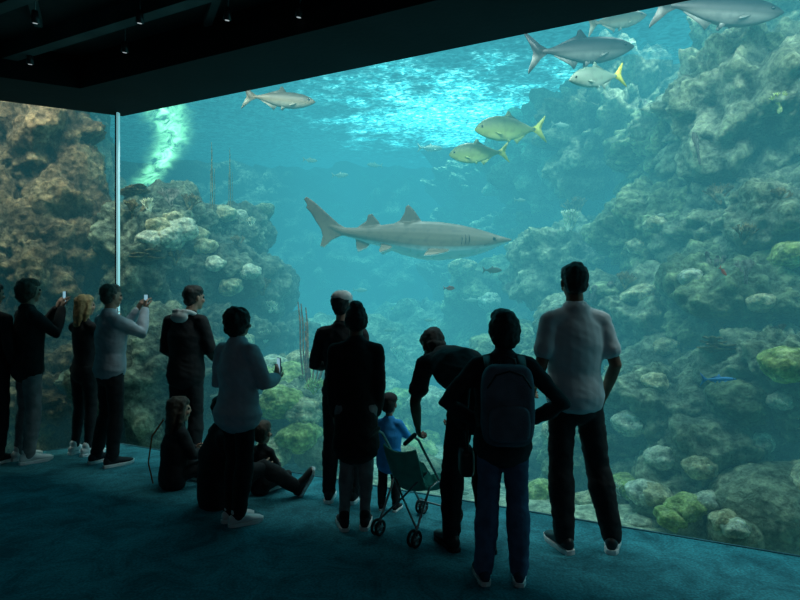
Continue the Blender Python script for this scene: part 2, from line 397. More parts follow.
RK=[(760,120,6.6,(1.15,1.0,.75),'rock'),(800,55,7.6,(1.2,1.1,.8),'rock'),(700,150,7.6,(1.0,.9,.65),'rock_g'),(628,140,9.6,(1.3,1.1,1.0),'rock'),
(570,160,11.2,(1.2,1.2,1.2),'rock'),(775,225,5.9,(.95,.8,.55),'rock'),(680,235,7.0,(.9,.8,.5),'rock_g'),(590,265,8.6,(1.1,.9,.6),'rock'),(745,315,5.7,(.85,.7,.5),'rock_g'),
(645,320,6.7,(.95,.8,.5),'rock'),(800,380,4.9,(.6,.55,.55),'rock'),(560,365,7.6,(1.0,.9,.55),'rock_g'),(690,400,5.5,(.75,.6,.45),'rock'),(735,450,5.0,(.6,.45,.36),'rock'),
(620,450,5.7,(.7,.55,.45),'rock_g'),(690,480,4.95,(.36,.3,.24),'rock'),(545,470,6.2,(.6,.5,.35),'rock'),
(180,228,8.3,(.5,.55,.42),'rock_d'),(238,232,8.9,(.42,.5,.36),'rock_d'),(215,275,8.4,(.6,.6,.42),'rock_d'),(145,270,7.9,(.55,.65,.8),'rock_d'),(258,290,9.1,(.42,.6,.5),'rock_d'),(210,335,8.2,(.75,.65,.5),'rock_d'),(275,350,9.2,(.6,.6,.5),'rock_d'),(160,390,7.3,(1.0,.6,.7),'rock_d'),(250,405,7.4,(.9,.6,.45),'rock_d'),(320,365,9.6,(.7,.6,.5),'rock'),
(350,370,10.8,(1.3,1.1,.7),'rock'),(455,370,11.5,(1.5,1.2,.7),'rock'),(515,320,10.5,(.9,.9,.8),'rock_g'),(385,415,9,(1.0,.7,.35),'rock_g'),(300,415,6.7,(.5,.4,.3),'rock_p'),(480,420,8,(.9,.6,.35),'rock_g'),(420,335,12.5,(1.0,.9,.7),'rock'),
(42,150,7.9,(.60,.6,1.1),'rock_b'),(25,290,7.2,(.60,.5,1.0),'rock_b'),(50,400,7.0,(.65,.42,.75),'rock_b'),(-20,230,7.4,(.6,.5,1.6),'rock_b'),(75,270,7.7,(.45,.5,1.5),'rock_b'),(112,350,9.2,(.6,.6,1.0),'rock_d'),(80,210,10.2,(.6,.8,2.0),'rock_d')]
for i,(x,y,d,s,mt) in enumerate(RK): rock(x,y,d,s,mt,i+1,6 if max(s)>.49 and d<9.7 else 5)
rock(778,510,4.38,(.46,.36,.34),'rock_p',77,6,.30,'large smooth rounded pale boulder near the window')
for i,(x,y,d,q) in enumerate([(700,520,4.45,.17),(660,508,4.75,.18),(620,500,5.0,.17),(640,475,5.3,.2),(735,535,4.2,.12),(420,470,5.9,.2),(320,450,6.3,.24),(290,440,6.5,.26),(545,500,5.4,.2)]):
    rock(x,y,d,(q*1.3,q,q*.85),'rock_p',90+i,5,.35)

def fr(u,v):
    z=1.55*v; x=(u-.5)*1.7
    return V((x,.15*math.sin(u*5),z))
fo=grid('light_patch_sheet',M['light_patch'],30,30,fr,loc=P(156,200,8.9),label='bright green painted cascade of bubbly water',cat='glow',kind='stuff')  # glowing sheet standing in for light seen through the surface
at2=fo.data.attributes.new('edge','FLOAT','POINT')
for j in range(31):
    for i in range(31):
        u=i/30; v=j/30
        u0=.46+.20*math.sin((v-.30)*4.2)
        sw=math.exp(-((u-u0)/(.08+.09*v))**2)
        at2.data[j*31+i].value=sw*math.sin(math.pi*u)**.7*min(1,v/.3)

# ------------------------------------------------------------------ corals
def brain():
    bm=bmesh.new(); bmesh.ops.create_icosphere(bm,subdivisions=5,radius=1)
    for v in bm.verts:
        p=v.co.copy(); vd=noise.voronoi(p*4.5)[0]; k=1+.22*noise.noise(p*1.5)+.16*min(vd[1]-vd[0],.35)
        v.co=V((p.x*k,p.y*k,p.z*k*.72))
    me=bpy.data.meshes.new('b'); bm.to_mesh(me); bm.free()
    for p in me.polygons: p.use_smooth=True
    return me
def plate():
    mb=MB()
    for t,(ox,oy,r) in enumerate([(0,0,1.0),(.35,.1,.75),(-.3,.25,.7),(.05,-.2,.5)]):
        R=[]; z=.15+t*.22
        for (rr,zz) in[(.1,-.25),(.55,-.03),(1.0,.06),(1.03,.10),(.95,.12),(.5,.05),(.1,.0)]:
            R.append([V((ox+r*rr*math.cos(q)*(1+.18*math.sin(3*q+t)+.08*math.sin(7*q)),oy+r*rr*math.sin(q)*(1+.18*math.sin(3*q+t)+.08*math.sin(7*q)),z+zz+.04*math.sin(5*q)*rr)) for q in [2*math.pi*j/40 for j in range(40)]])
        mb.rings(R)
    return mb
def branch(seed,flat=False,n0=5,dep=3,th=.07):
    rd=random.Random(seed); mb=MB()
    def go(p,d,L,r,k):
        e=p+d*L; mb.tube([p,(p+e)/2+V((rd.uniform(-.03,.03),0 if flat else rd.uniform(-.03,.03),0)),e],[r,r*.85,r*.7],n=6)
        if k==0: return
        for _ in range(3 if not flat else 3):
            dd=(d+V((rd.uniform(-.8,.8),0 if flat else rd.uniform(-.8,.8),rd.uniform(0,.5)))).normalized()
            go(e-d*L*rd.uniform(0,.35),dd,L*.72,r*.68,k-1)
    for i in range(n0):
        d=V((rd.uniform(-.7,.7),0 if flat else rd.uniform(-.7,.7),1)).normalized(); go(V((rd.uniform(-.1,.1),0,-.05)),d,.42,th,dep)
    return mb
def sponge():
    mb=MB(); rd=random.Random(4)
    for i in range(7):
        x,y=rd.uniform(-.4,.4),rd.uniform(-.4,.4); h=rd.uniform(.6,1.3); t=V((x*.5,y*.5,1)).normalized()
        p=V((x,y,-.1)); mb.tube([p,p+t*h*.5,p+t*h,p+t*(h-.02),p+t*h*.75],[.13,.17,.19,.13,.10],n=12,rnd=False)
    return mb
def whip():
    mb=MB(); rd=random.Random(9)
    for i in range(6):
        x=rd.uniform(-.25,.25); y=rd.uniform(-.1,.1); a=rd.uniform(-.2,.2); h=rd.uniform(.9,1.7)
        mb.tube([(x,y,-.1),(x+a*.4,y,h*.4),(x+a*.6,y+.05,h*.75),(x+a*.5,y+.05,h)],[.022,.02,.018,.012],n=7)
    return mb
KM={}
br=brain()
for mn in('c_green','c_tan','c_pale','rock_g'):
    c=br.copy(); c.materials.append(M[mn]); KM['brain_'+mn]=c
KM['plate']=mesh(plate(),M['c_tan']); KM['plate_b']=mesh(plate(),M['c_brown'])
KM['stag']=mesh(branch(3),M['c_pale']); KM['stag_b']=mesh(branch(5),M['c_brown']); KM['stag_g']=mesh(branch(6),M['c_green'])
KM['fan']=mesh(branch(8,True,4,4,.04),M['c_purple']); KM['sponge']=mesh(sponge(),M['c_purple']); KM['sponge_b']=mesh(sponge(),M['c_tan']); KM['whip']=mesh(whip(),M['c_brown']); KM['whip_r']=mesh(whip(),M['c_red'])
INFO={'brain_c_green':('brain_coral','rounded green brain coral on the reef','coral'),'brain_c_tan':('brain_coral','rounded tan brain coral on the reef','coral'),'brain_c_pale':('brain_coral','rounded pale brain coral on the reef','coral'),'brain_rock_g':('boulder_coral','algae green boulder coral on the reef','coral'),
'plate':('plate_coral','tan tiered plate coral on a ledge','coral'),'plate_b':('plate_coral','brown tiered plate coral on a ledge','coral'),'stag':('staghorn_coral','pale branching staghorn coral','coral'),'stag_b':('staghorn_coral','brown branching staghorn coral','coral'),'stag_g':('staghorn_coral','green branching staghorn coral','coral'),
'fan':('sea_fan','grey mauve flat branching sea fan','coral'),'sponge':('tube_sponge','grey mauve cluster of tube sponges','sponge'),'sponge_b':('tube_sponge','tan cluster of tube sponges','sponge'),'whip':('whip_coral','brown upright whip coral stalks','coral'),'whip_r':('whip_coral','thin reddish upright whip coral stalks','coral')}
def coral(k,p,s,yaw,tilt=(0,0),zs=1):
    nm,lb,ct=INFO[k]
    o=add(nm,KM[k],loc=p,rot=(tilt[0],tilt[1],yaw),label=lb,cat=ct,group=lb.split(' on ')[0]+'s'); o.scale=(s,s,s*zs); return o
def cast(o,d,maxd=60):
    best=None
    for b in allbvh:
        h=b.ray_cast(o,d,maxd)
        if h[0] is not None and (best is None or h[3]<best[3]): best=h
    return best
cam0=V((0,0,CAMZ))
def at(px,py):
    d=(P(px,py,1)-cam0).normalized(); return cast(cam0,d)
for (x,y,k,s) in [(168,236,'brain_c_pale',.22),(182,228,'brain_c_pale',.22),(150,238,'brain_c_pale',.16),(196,234,'brain_c_tan',.17),(160,225,'brain_c_tan',.16),(175,218,'brain_c_tan',.14),(240,245,'stag_b',.2),(262,292,'stag_b',.25),(175,262,'stag_b',.22),
 (190,208,'stag_b',.25),(225,212,'brain_c_tan',.16),(240,215,'brain_c_pale',.13),(252,225,'stag',.16),(135,215,'stag_b',.25),(150,210,'stag',.2),(170,205,'fan',.25),(250,270,'brain_c_pale',.14),(270,310,'stag',.18),(265,340,'stag',.2),(240,340,'brain_c_tan',.18),(275,365,'brain_c_pale',.2),(145,260,'plate_b',.2),(205,245,'brain_c_tan',.15),(215,262,'brain_c_pale',.14),(230,285,'brain_c_tan',.16),(260,375,'brain_c_green',.18),
 (655,222,'brain_c_tan',.12),(568,228,'stag',.3),(575,215,'stag_b',.35),(640,245,'brain_c_tan',.14),(790,252,'brain_c_green',.16),(788,362,'brain_c_green',.18),(760,300,'brain_c_tan',.11),(700,160,'fan',.3),(780,108,'stag_g',.2),(720,200,'stag_b',.22),(690,275,'brain_c_pale',.11),(745,240,'stag_b',.2),(625,285,'stag_b',.2),(665,345,'brain_c_tan',.12),(610,380,'stag',.18),(715,330,'stag_b',.16),
 (686,505,'brain_c_green',.14),(707,500,'brain_c_pale',.12),(725,518,'brain_c_tan',.10),(662,455,'brain_c_pale',.13),(782,398,'brain_c_pale',.1),(672,515,'brain_c_green',.12),(655,492,'brain_c_tan',.12),(735,525,'brain_c_pale',.09),(700,465,'brain_c_tan',.12),(760,440,'brain_c_pale',.11),
 (290,378,'brain_c_green',.28),(305,410,'brain_c_tan',.22),(315,392,'stag_g',.2),(280,400,'brain_c_green',.24),(300,435,'brain_c_green',.24),(275,450,'brain_c_tan',.2),(308,382,'whip_r',.6),(316,388,'whip_r',.5),(400,360,'stag',.3),(440,370,'sponge_b',.3),
 (330,370,'brain_c_pale',.24),(385,385,'brain_c_tan',.24),(415,380,'stag',.3),(400,400,'brain_c_green',.26),(430,400,'brain_c_pale',.28),(300,360,'brain_c_tan',.2),(395,430,'brain_c_green',.24),(420,450,'brain_c_green',.2),
 (490,300,'brain_c_pale',.2),(520,300,'fan',.3),(600,330,'stag_g',.2),(595,300,'sponge',.22),(630,420,'brain_c_pale',.15),(560,430,'brain_c_tan',.18),(655,380,'brain_c_tan',.12),(740,400,'brain_rock_g',.25),(715,350,'plate_b',.14),(745,280,'fan',.2),(715,265,'sponge',.12),(645,490,'brain_c_pale',.14),(625,485,'brain_c_green',.16),(430,440,'brain_c_green',.2),(405,455,'brain_c_tan',.15),(540,490,'brain_c_green',.16),(590,500,'brain_c_tan',.14)]:
    h=at(x,y)
    if h: coral(k,h[0]+V((0,0,-.02)),s,random.uniform(0,6),(random.uniform(-.2,.2),random.uniform(-.2,.2)))
for x,y in((213,182),(231,184)):
    h=at(x,y+26)
    if h: coral('whip',h[0]+V((0,0,-.02)),.22,1,(0,0),2.6)
rs=random.Random(21); cnt=0
keys=['brain_rock_g','brain_c_tan','brain_rock_g','plate_b','brain_c_pale','stag_b','stag','stag_g','sponge','sponge_b','fan','brain_rock_g','stag_b']
while cnt<170:
    x=rs.uniform(-10,8); y=rs.uniform(4.2,14)
    if abs(x)/y>.78 or y<gy(x)+.75: continue
    h=cast(V((x,y,5.1)),V((0,0,-1)))
    if not h or h[1].z<.15 or h[0].z>4.6: continue
    k=rs.choice(keys); s=rs.uniform(.07,.19)*(1 if y<9 else 1.3)
    coral(k,h[0]+V((0,0,-.03)),s,rs.uniform(0,6),(rs.uniform(-.3,.3),rs.uniform(-.3,.3)),rs.uniform(.6,1.0)); cnt+=1

# ------------------------------------------------------------------ fish
def sph(r,mat):
    mb=MB(); mb.ell((0,0,0),(r,r,r),n=10,k=7); return mesh(mb,mat)
def make_shark(L,loc,yaw,pitch,label):
    mb=MB()
    prof=[(.0,.010,.003,.005),(.02,.007,.011,.018),(.06,.003,.025,.034),(.11,-.003,.046,.049),(.17,-.006,.065,.060),(.25,-.007,.083,.069),(.34,-.006,.094,.073),(.43,-.004,.094,.070),(.52,.002,.081,.060),(.61,.010,.059,.043),(.69,.014,.042,.030),(.76,.018,.028,.021),(.82,.024,.020,.013),(.88,.045,.013,.007)]
    cx=lambda t:(.5-t)*L
    by=lambda t:L*.045*math.sin((t-.2)*4.2)*(1 if t>.2 else .3)
    R=[]
    for t,zc,hh,hw in prof: R.append([V((cx(t),by(t)+hw*L*math.cos(q),(zc+hh*math.sin(q))*L)) for q in [2*math.pi*j/20 for j in range(20)]])
    mb.rings(R)
    th=.026
    vf=lambda p,o:V((cx(p[0]),by(p[0])+o,p[1]*L))
    mb.prism([(.42,.06),(.445,.105),(.475,.145),(.50,.168),(.515,.163),(.52,.13),(.54,.092),(.575,.072),(.56,.04)],th,vf)
    mb.prism([(.62,.03),(.645,.08),(.68,.118),(.70,.113),(.706,.082),(.745,.052),(.73,.025)],th,vf)
    mb.prism([(.665,-.01),(.70,-.055),(.74,-.075),(.75,-.056),(.755,-.014),(.73,0)],th,vf)
    mb.prism([(.79,.035),(.84,.060),(.90,.11),(.96,.16),(1.0,.185),(1.012,.170),(.995,.145),(1.0,.13),(.975,.105),(.95,.065),(.925,.03),(.915,-.005),(.925,-.055),(.905,-.062),(.87,-.022),(.83,.0),(.79,.006)],th*.9,vf)
    for sg in(-1,1):
        def pf(p,o): return V((cx(p[0]),by(p[0])+sg*(.04*L+p[1]*L*.95),-.052*L-p[1]*L*.30+o))
        mb.prism([(.285,0),(.315,.05),(.36,.10),(.405,.125),(.412,.11),(.405,.065),(.395,.035),(.39,0)],th,pf)
        def qf(p,o): return V((cx(p[0]),by(p[0])+sg*(.02*L+p[1]*L*.6),-.03*L-p[1]*L*.7+o))
        mb.prism([(.555,0),(.585,.04),(.625,.065),(.635,.05),(.625,0)],th,qf)
    fm=fishmat('shark_skin',(1.0,.98,.90),(.37,.265,.175),(.15,.105,.07),-.10*L,.09*L,.28,.37,True)
    o=add('shark',mesh(mb,fm,vox=.0095,smooth=2),loc=loc,rot=(0,pitch,yaw),label=label,cat='shark')
    em=sph(.018*L/2.4,M['eye'])
    for sg in(-1,1):
        add('eye',em,parent=o,loc=(cx(.085),by(.085)+sg*.041*L,.008*L))
        for i in range(5):
            mg=MB(); t=.205+i*.017; rr=.0665*L
            mg.tube([(cx(t),by(t)+sg*(rr-.003),-.026*L),(cx(t-.004),by(t)+sg*(rr-.001),0),(cx(t),by(t)+sg*(rr*.93),.022*L)],[.002,.0045,.002],n=6)
            add('gill_slit',mesh(mg,M['eye']),parent=o)
    mg=MB(); mg.tube([(cx(.13),-.051*L,-.024*L),(cx(.09),-.039*L,-.020*L),(cx(.06),0,-.021*L),(cx(.09),.039*L,-.020*L),(cx(.13),.051*L,-.024*L)],[.006]*5,n=6)
    add('mouth',mesh(mg,M['eye']),parent=o)
    return o
make_shark(2.42,P(407,238,6.8),math.radians(-4),math.radians(2.5),'brown sand tiger shark with pale belly gliding in open water')
FISHM={'tarpon':fishmat('tarpon_scales',(.34,.30,.22),(.24,.175,.105),(.07,.052,.032),-.09,.09),
 'dark':fishmat('dark_fish_scales',(.20,.20,.18),(.055,.055,.05),(.016,.018,.022),-.10,.10),
 'jack':fishmat('jack_scales',(.66,.66,.22),(.40,.44,.12),(.10,.14,.06),-.16,.14),
 'pale':fishmat('pale_fish_scales',(.6,.68,.55),(.36,.47,.36),(.13,.21,.16),-.14,.14)}
M['yellow']=cloth('yellow_fin',(.8,.70,.10),.1,20,.5,.05)
def make_fish(kind,L,loc,yaw,pitch,label,hk=1.0,group=None,name='fish',tailmat=None):
    mb=MB(); cx=lambda t:(.5-t)*L; by=lambda t:L*.03*math.sin(t*5)
    prof=[(0,.0,.012,.010),(.04,.004,.05,.026),(.10,.008,.09,.042),(.18,.008,.125,.055),(.3,.004,.15,.062),(.44,0,.148,.06),(.58,0,.112,.046),(.70,0,.066,.03),(.78,0,.034,.016),(.85,0,.022,.010)]
    R=[]
    for t,zc,hh,hw in prof: R.append([V((cx(t),by(t)+hw*L*math.cos(q),(zc+hh*math.sin(q))*L*hk)) for q in [2*math.pi*j/18 for j in range(18)]])
    mb.rings(R); th=.008*L; vf=lambda p,o:V((cx(p[0]),by(p[0])+o,p[1]*L))
    h=.135*hk
    mb.prism([(.40,h),(.46,h+.085),(.49,h+.075),(.51,h+.03),(.72,.045),(.70,.03),(.42,h*.7)],th,vf)
    mb.prism([(.52,-h*.9),(.57,-h-.055),(.60,-h-.02),(.75,-.04),(.72,-.02),(.54,-h*.5)],th,vf)
    for sg in(-1,1):
        pf=lambda p,o:V((cx(p[0]),by(p[0])+sg*(.045*L+p[1]*L*.4),-.04*L*hk-p[1]*L*.6+o))
        mb.prism([(.23,0),(.28,.05),(.34,.09),(.35,.08),(.32,.03),(.28,0)],th,pf)
        pf2=lambda p,o:V((cx(p[0]),by(p[0])+sg*.02*L+o,-h*L*.8-p[1]*L))
        mb.prism([(.40,0),(.45,.06),(.47,.05),(.46,0)],th,pf2)
    tail=[(.80,.018),(.87,.06),(.93,.12),(1.0,.185),(1.0,.16),(.955,.06),(.935,0),(.955,-.06),(1.0,-.16),(1.0,-.185),(.93,-.12),(.87,-.06),(.80,-.018)]
    if tailmat is None: mb.prism(tail,th,vf)
    o=add(name,mesh(mb,FISHM[kind]),loc=loc,rot=(0,pitch,yaw),label=label,cat='fish',group=group)
    if tailmat:
        mt=MB(); mt.prism(tail,th*1.1,vf); add('tail_fin',mesh(mt,tailmat),parent=o,label='yellow forked tail fin')
    em=sph(.016*L,M['eye'])
    for sg in(-1,1): add('eye',em,parent=o,loc=(cx(.09),by(.09)+sg*.037*L,.025*L*hk))
    return o
R_=math.radians
make_fish('tarpon',.92,P(279,99,7.4),R_(5),R_(3),'bronze tarpon with forked tail swimming near the surface',.76)
make_fish('dark',1.22,P(580,50,6.1),R_(8),R_(-7),'dark grey tarpon with forked tail and pointed fins',.76)
make_fish('tarpon',.80,P(616,20,6.6),R_(12),R_(-14),'pale bronze tarpon near the surface',.80)
make_fish('dark',1.25,P(716,9,5.5),R_(-2),R_(4),'large dark silver tarpon near the surface',.78)
make_fish('pale',.66,P(598,77,5.6),R_(180+18),R_(12),'pale green jack with yellow tail angled downward',1.0,tailmat=M['yellow'])
make_fish('jack',.90,P(511,129,7.0),R_(180+8),R_(3),'yellow green jack with bright yellow tail',1.12,tailmat=M['yellow'],group='yellow jacks')
make_fish('jack',.74,P(479,153,7.2),R_(180-6),R_(2),'yellow green jack with blunt head',1.15,tailmat=M['yellow'],group='yellow jacks')
make_fish('pale',.42,P(430,148,9.5),R_(5),0,'small pale hazy fish',.8)
make_fish('tarpon',.25,P(492,270,7.0),R_(10),0,'small brown reef fish',.9)
FISHM['blue']=fishmat('blue_scales',(.15,.5,.75),(.06,.32,.62),(.04,.2,.45),-.05,.05)
make_fish('blue',.28,P(718,379,4.4),R_(0),0,'small blue slender reef fish',.4)
make_fish('pale',.16,P(782,403,4.15),R_(80),0,'small pale blue reef fish',.9)
FISHM['red']=fishmat('red_scales',(.9,.15,.05),(.9,.1,.03),(.6,.05,.02),-.05,.05)
make_fish('red',.11,P(723,271,4.8),R_(20),R_(40),'tiny red fish shape standing for a red light reflection',.9)  # red light reflection put into the shape of a fish
make_fish('red',.14,P(449,288,7.0),R_(0),0,'tiny orange red fish shape standing for a red sign',1.2)  # red sign put into the shape of a fish
for (x,y,d,l) in[(340,175,10,.3),(375,165,10.5,.3),(310,160,9.5,.25),(470,300,9,.25),(430,320,9,.2),(360,290,10,.25),(560,125,8.5,.3),(660,215,5.6,.12),(520,200,9,.2),(390,330,9,.2)]:
    make_fish('pale',l,P(x,y,d),R_(random.choice([0,180])+random.uniform(-30,30)),0,'small hazy silver reef fish',.9,group='small silver fish')

# ------------------------------------------------------------------ people
def adult(): 
    return dict(pelvis=(0,0,.96),waist=(0,.01,1.08),chest=(0,.01,1.26),neck=(0,-.005,1.45),head=(0,.015,1.637),
     shL=(-.165,-.005,1.395),shR=(.165,-.005,1.395),elL=(-.22,-.035,1.12),elR=(.22,-.035,1.12),wrL=(-.225,.06,.88),wrR=(.225,.06,.88),
     hipL=(-.08,0,.93),hipR=(.08,0,.93),knL=(-.095,.015,.50),knR=(.095,.015,.50),anL=(-.105,-.03,.09),anR=(.105,-.03,.09))
def kid():
    return dict(pelvis=(0,0,.80),waist=(0,.01,.92),chest=(0,.01,1.10),neck=(0,0,1.32),head=(0,.015,1.55),
     shL=(-.155,0,1.27),shR=(.155,0,1.27),elL=(-.21,-.03,1.04),elR=(.21,-.03,1.04),wrL=(-.21,.07,.84),wrR=(.21,.07,.84),
     hipL=(-.085,0,.77),hipR=(.085,0,.77),knL=(-.10,.015,.42),knR=(.10,.015,.42),anL=(-.11,-.02,.09),anR=(.11,-.02,.09))
PHONE_ARMS=dict(elL=(-.19,.21,1.23),elR=(.19,.21,1.23),wrL=(-.055,.34,1.44),wrR=(.055,.34,1.44))
def person(px,d,Hm,yaw,label,pose=None,base='adult',top='black',sleeve='long',bottom='black',legs='long',shoe='black',hair='short',hairm='hair_black',skin='skin',
           hrot=(0,0,0),hs=1.0,wid=1.0,coat=0.0,loose=.0,toeL=(-.12,1,0),toeR=(.12,1,0),upL=(0,0,1),upR=(0,0,1),curl=.5,handL=None,handR=None,cap=None,z=0,sole='sole',flare=0,lg=.010,wr_=.006,topname=None):
    J=adult() if base=='adult' else kid()
    if pose: J.update(pose)
    J={k:V(v) for k,v in J.items()}
    s=Hm/1.75
    loose=loose*.5
    rp=(J['hipR']-J['hipL']).normalized(); rsh=(J['shR']-J['shL']).normalized()
    up0=(J['waist']-J['pelvis']).normalized()
    def torso(mb,off,lo=-.09,hi=True,hem=0):
        base_=J['pelvis']+up0*lo
        pts=[base_,J['pelvis'],J['waist'],J['chest'],J['chest'].lerp(J['neck'],.60),J['neck']]
        rad=[(.140*wid+hem,.100*wid+hem*.8),(.145*wid,.102*wid),(.126*wid,.094*wid),(.148*wid,.107*wid),(.138,.087),(.068,.060)]
        if not hi: pts=pts[:3]; rad=rad[:3]
        if lo>-.01: pts=[J['pelvis']+up0*.02]+pts[2:]; rad=[(.145*wid+hem,.102*wid+hem*.8)]+rad[2:]
        pts2=[];rad2=[]
        for i in range(len(pts)): pts2.append(pts[i]); rad2.append((rad[i][0]+off,rad[i][1]+off))
        mb.tube(pts2,rad2,side=(rp+rsh),n=22)
        if hi:
            nk=J['neck'].lerp(J['chest'],.08)
            for sh in(J['shL'],J['shR']):
                mb.tube([nk,nk.lerp(sh,.5)+V((0,0,.002)),sh],[.052+off*.6,.050+off*.6,.048+off*.7],side=V((0,1,0)),n=12)
    def arm(mb,S,off,end=1.0):
        sh,el,wr=J['sh'+S],J['el'+S],J['wr'+S]
        if end>=1: mb.tube([sh,sh.lerp(el,.5),el,el.lerp(wr,.35),wr],[.048+off,.044+off,.038+off,.038+off,.026+off],n=12)
        elif end>.2: mb.tube([sh,sh.lerp(el,.5),sh.lerp(el,end*1.6)],[.046+off,.047+off,.052+off],n=12,rnd=True)
    def leg(mb,S,off,lo=0):
        h,k,a=J['hip'+S],J['kn'+S],J['an'+S]
        mb.tube([h,h.lerp(k,.35),k,k.lerp(a,.3),k.lerp(a,.62),a],[.084+off,.077+off,.054+off+lo*.5,.054+off+lo,.042+off+lo,.034+off+lo],n=14)
    mb=MB(); torso(mb,0)
    nd=(J['head']-J['neck'])
    mb.tube([J['neck']-V((0,0,.03)),J['neck']+nd*.35,J['head']-V((0,0,.03))],[.058,.054,.052],n=12)
    for S in'LR': arm(mb,S,0); leg(mb,S,0)
    for S,q in(('L',toeL),('R',toeR)):
        f=V(q).normalized(); a=J['an'+S]; u=V(upL if S=='L' else upR).normalized(); o=a-u*.09
        mb.tube([a,o+u*.05-f*.03],[.034,.032],n=10); mb.tube([o+u*.045-f*.03,o+u*.045+f*.06,o+u*.03+f*.15],[.031,.034,.022],n=10)
    E=Euler((hrot[1],hrot[2],hrot[0])).to_matrix()
    hc=J['head']
    def hp(x,y,zz): return hc+E@(V((x,y,zz))*hs)
    def he(m,x,y,zz,a,b,c,n=14,k=9): m.ell(hp(x,y,zz),(a*hs,b*hs,c*hs),rot=E,n=n,k=k)
    he(mb,0,-.008,.022,.073,.092,.092); he(mb,0,.02,-.035,.060,.068,.076); he(mb,0,.045,-.085,.034,.034,.028)
    he(mb,0,.092,-.018,.012,.018,.020,8,6); he(mb,0,.094,-.008,.009,.012,.03,8,6); he(mb,0,.076,.022,.050,.016,.011,10,6)
    he(mb,0,.082,-.055,.023,.012,.007,8,6); he(mb,0,.080,-.066,.020,.011,.006,8,6)
    for sg in(-1,1): he(mb,sg*.074,-.002,-.008,.010,.018,.030,8,6); he(mb,sg*.043,.068,-.03,.02,.018,.02,8,6)
    def hand(S,spec):
        el,wr=J['el'+S],J['wr'+S]; fw=(wr-el).normalized()
        dd=fw; nn=V((0,1,0)) if not spec else V(spec[1]); 
        if spec: dd=V(spec[0]).normalized()
        sgn=1 if S=='R' else -1
        if not spec: nn=V((-sgn,0.2,0))
        nn=(nn-dd*nn.dot(dd)).normalized(); tt=dd.cross(nn)
        if tt.dot(V((0,1,.6)))<0: tt=-tt
        mb.tube([wr,wr+dd*.035,wr+dd*.085],[(.026,.02),(.036,.016),(.040,.013)],side=tt,n=12)
        for i,(of,ln) in enumerate([(.031,.070),(.0105,.079),(-.0105,.073),(-.031,.057)]):
            p=wr+dd*.08+tt*of; ang=.12; pts=[p]; sp=(of*.5)
            for kk,fr_ in enumerate((.45,.32,.23)):
                ang+=curl*(.55+.2*kk); v=(dd*math.cos(ang)+nn*math.sin(ang)+tt*sp*2).normalized(); pts.append(pts[-1]+v*ln*fr_)
            mb.tube(pts,[.0095,.009,.0082,.0072],n=8)
        p=wr+dd*.025+tt*.028
        v1=(dd*.6+tt*.75+nn*.25).normalized(); v2=(dd*.85+tt*.25+nn*.45).normalized()
        mb.tube([p,p+v1*.035,p+v1*.035+v2*.028,p+v1*.035+v2*.052],[.014,.0115,.010,.008],n=8)
    hand('L',handL); hand('R',handR)
    me=mesh(mb,M[skin],vox=.0072*s,smooth=2,scale=s)
    loc=V(((px-400)/F*d,d,z)); 
    ob=add('person',me,loc=loc,rot=(0,0,yaw),label=label,cat='person')
    em=sph(.011*hs*s,M['eye'])
    for sg in(-1,1): add('eye',em,parent=ob,loc=hp(sg*.031,.075,.004)*s)
    # shirt
    mb=MB(); torso(mb,.014+loose,lo=-.06-coat,hem=.008+flare)
    ev={'short':.40}.get(sleeve,1)
    for S in'LR':
        if sleeve=='long':
            sh,el,wr=J['sh'+S],J['el'+S],J['wr'+S]; w2=el.lerp(wr,.94); o_=.010+loose
            mb.tube([sh,sh.lerp(el,.5),el,el.lerp(wr,.4),w2],[.048+o_,.045+o_,.041+o_,.039+o_,.028+o_],n=12)
        else: arm(mb,S,.010+loose*.5,ev)
    nm=topname or ('jacket' if coat>.05 else 'shirt')
    add(nm,mesh(mb,M[top],vox=.010*s+.001,smooth=3,disp=wr_*s,dsc=10,scale=s,seed=px*.01,fold=True),parent=ob)
    # trousers
    mb=MB(); torso(mb,.008,lo=-.09,hi=False)
    gl=-(rp.cross(up0)).normalized()
    if gl.y>0: gl=-gl
    for S in'LR':
        leg(mb,S,.009,lg+loose*.5)
        mb.ell(J['hip'+S]+gl*.034,(.074,.068,.080))
    add('trousers',mesh(mb,M[bottom],vox=.010*s+.001,smooth=3,disp=.006*s,dsc=12,scale=s,seed=px*.02,fold=True),parent=ob)
    # shoes
    for S,q in(('L',toeL),('R',toeR)):
        f=V(q).normalized(); u=V(upL if S=='L' else upR).normalized(); a=J['an'+S]; o=a-u*.09; sd=f.cross(u).normalized(); u=sd.cross(f).normalized()
        mb=MB(); R=[]
        for t,zc,hw,hh in[(-.078,.055,.012,.02),(-.07,.052,.028,.034),(-.04,.062,.038,.046),(.0,.066,.041,.050),(.04,.060,.043,.042),(.09,.047,.047,.031),(.14,.040,.047,.025),(.18,.035,.038,.019),(.20,.030,.018,.010)]:
            R.append([o+f*t+u*(zc+hh*math.sin(g_))+sd*hw*math.cos(g_) for g_ in [2*math.pi*j/16 for j in range(16)]])
        mb.rings(R); mb.tube([o+u*.07-f*.01,o+u*.115-f*.018],[.040,.041],n=14)
        so=add('shoe',mesh(mb,M[shoe],scale=s),parent=ob)
        mb=MB(); R=[]
        outl=[(-.085,.0),(-.078,.028),(-.04,.042),(.03,.042),(.09,.051),(.15,.050),(.19,.036),(.208,.0)]
        poly=[(t,w) for t,w in outl]+[(t,-w) for t,w in reversed(outl[1:-1])]
        mb.prism(poly,.028,lambda p,z_:o+f*p[0]+sd*p[1]+u*(.014+z_+(.012 if p[0]>.17 else 0)))
        add('sole',mesh(mb,M[sole],scale=s,flat=True,bevel=.003),parent=so)
    # hair
    mb=MB()
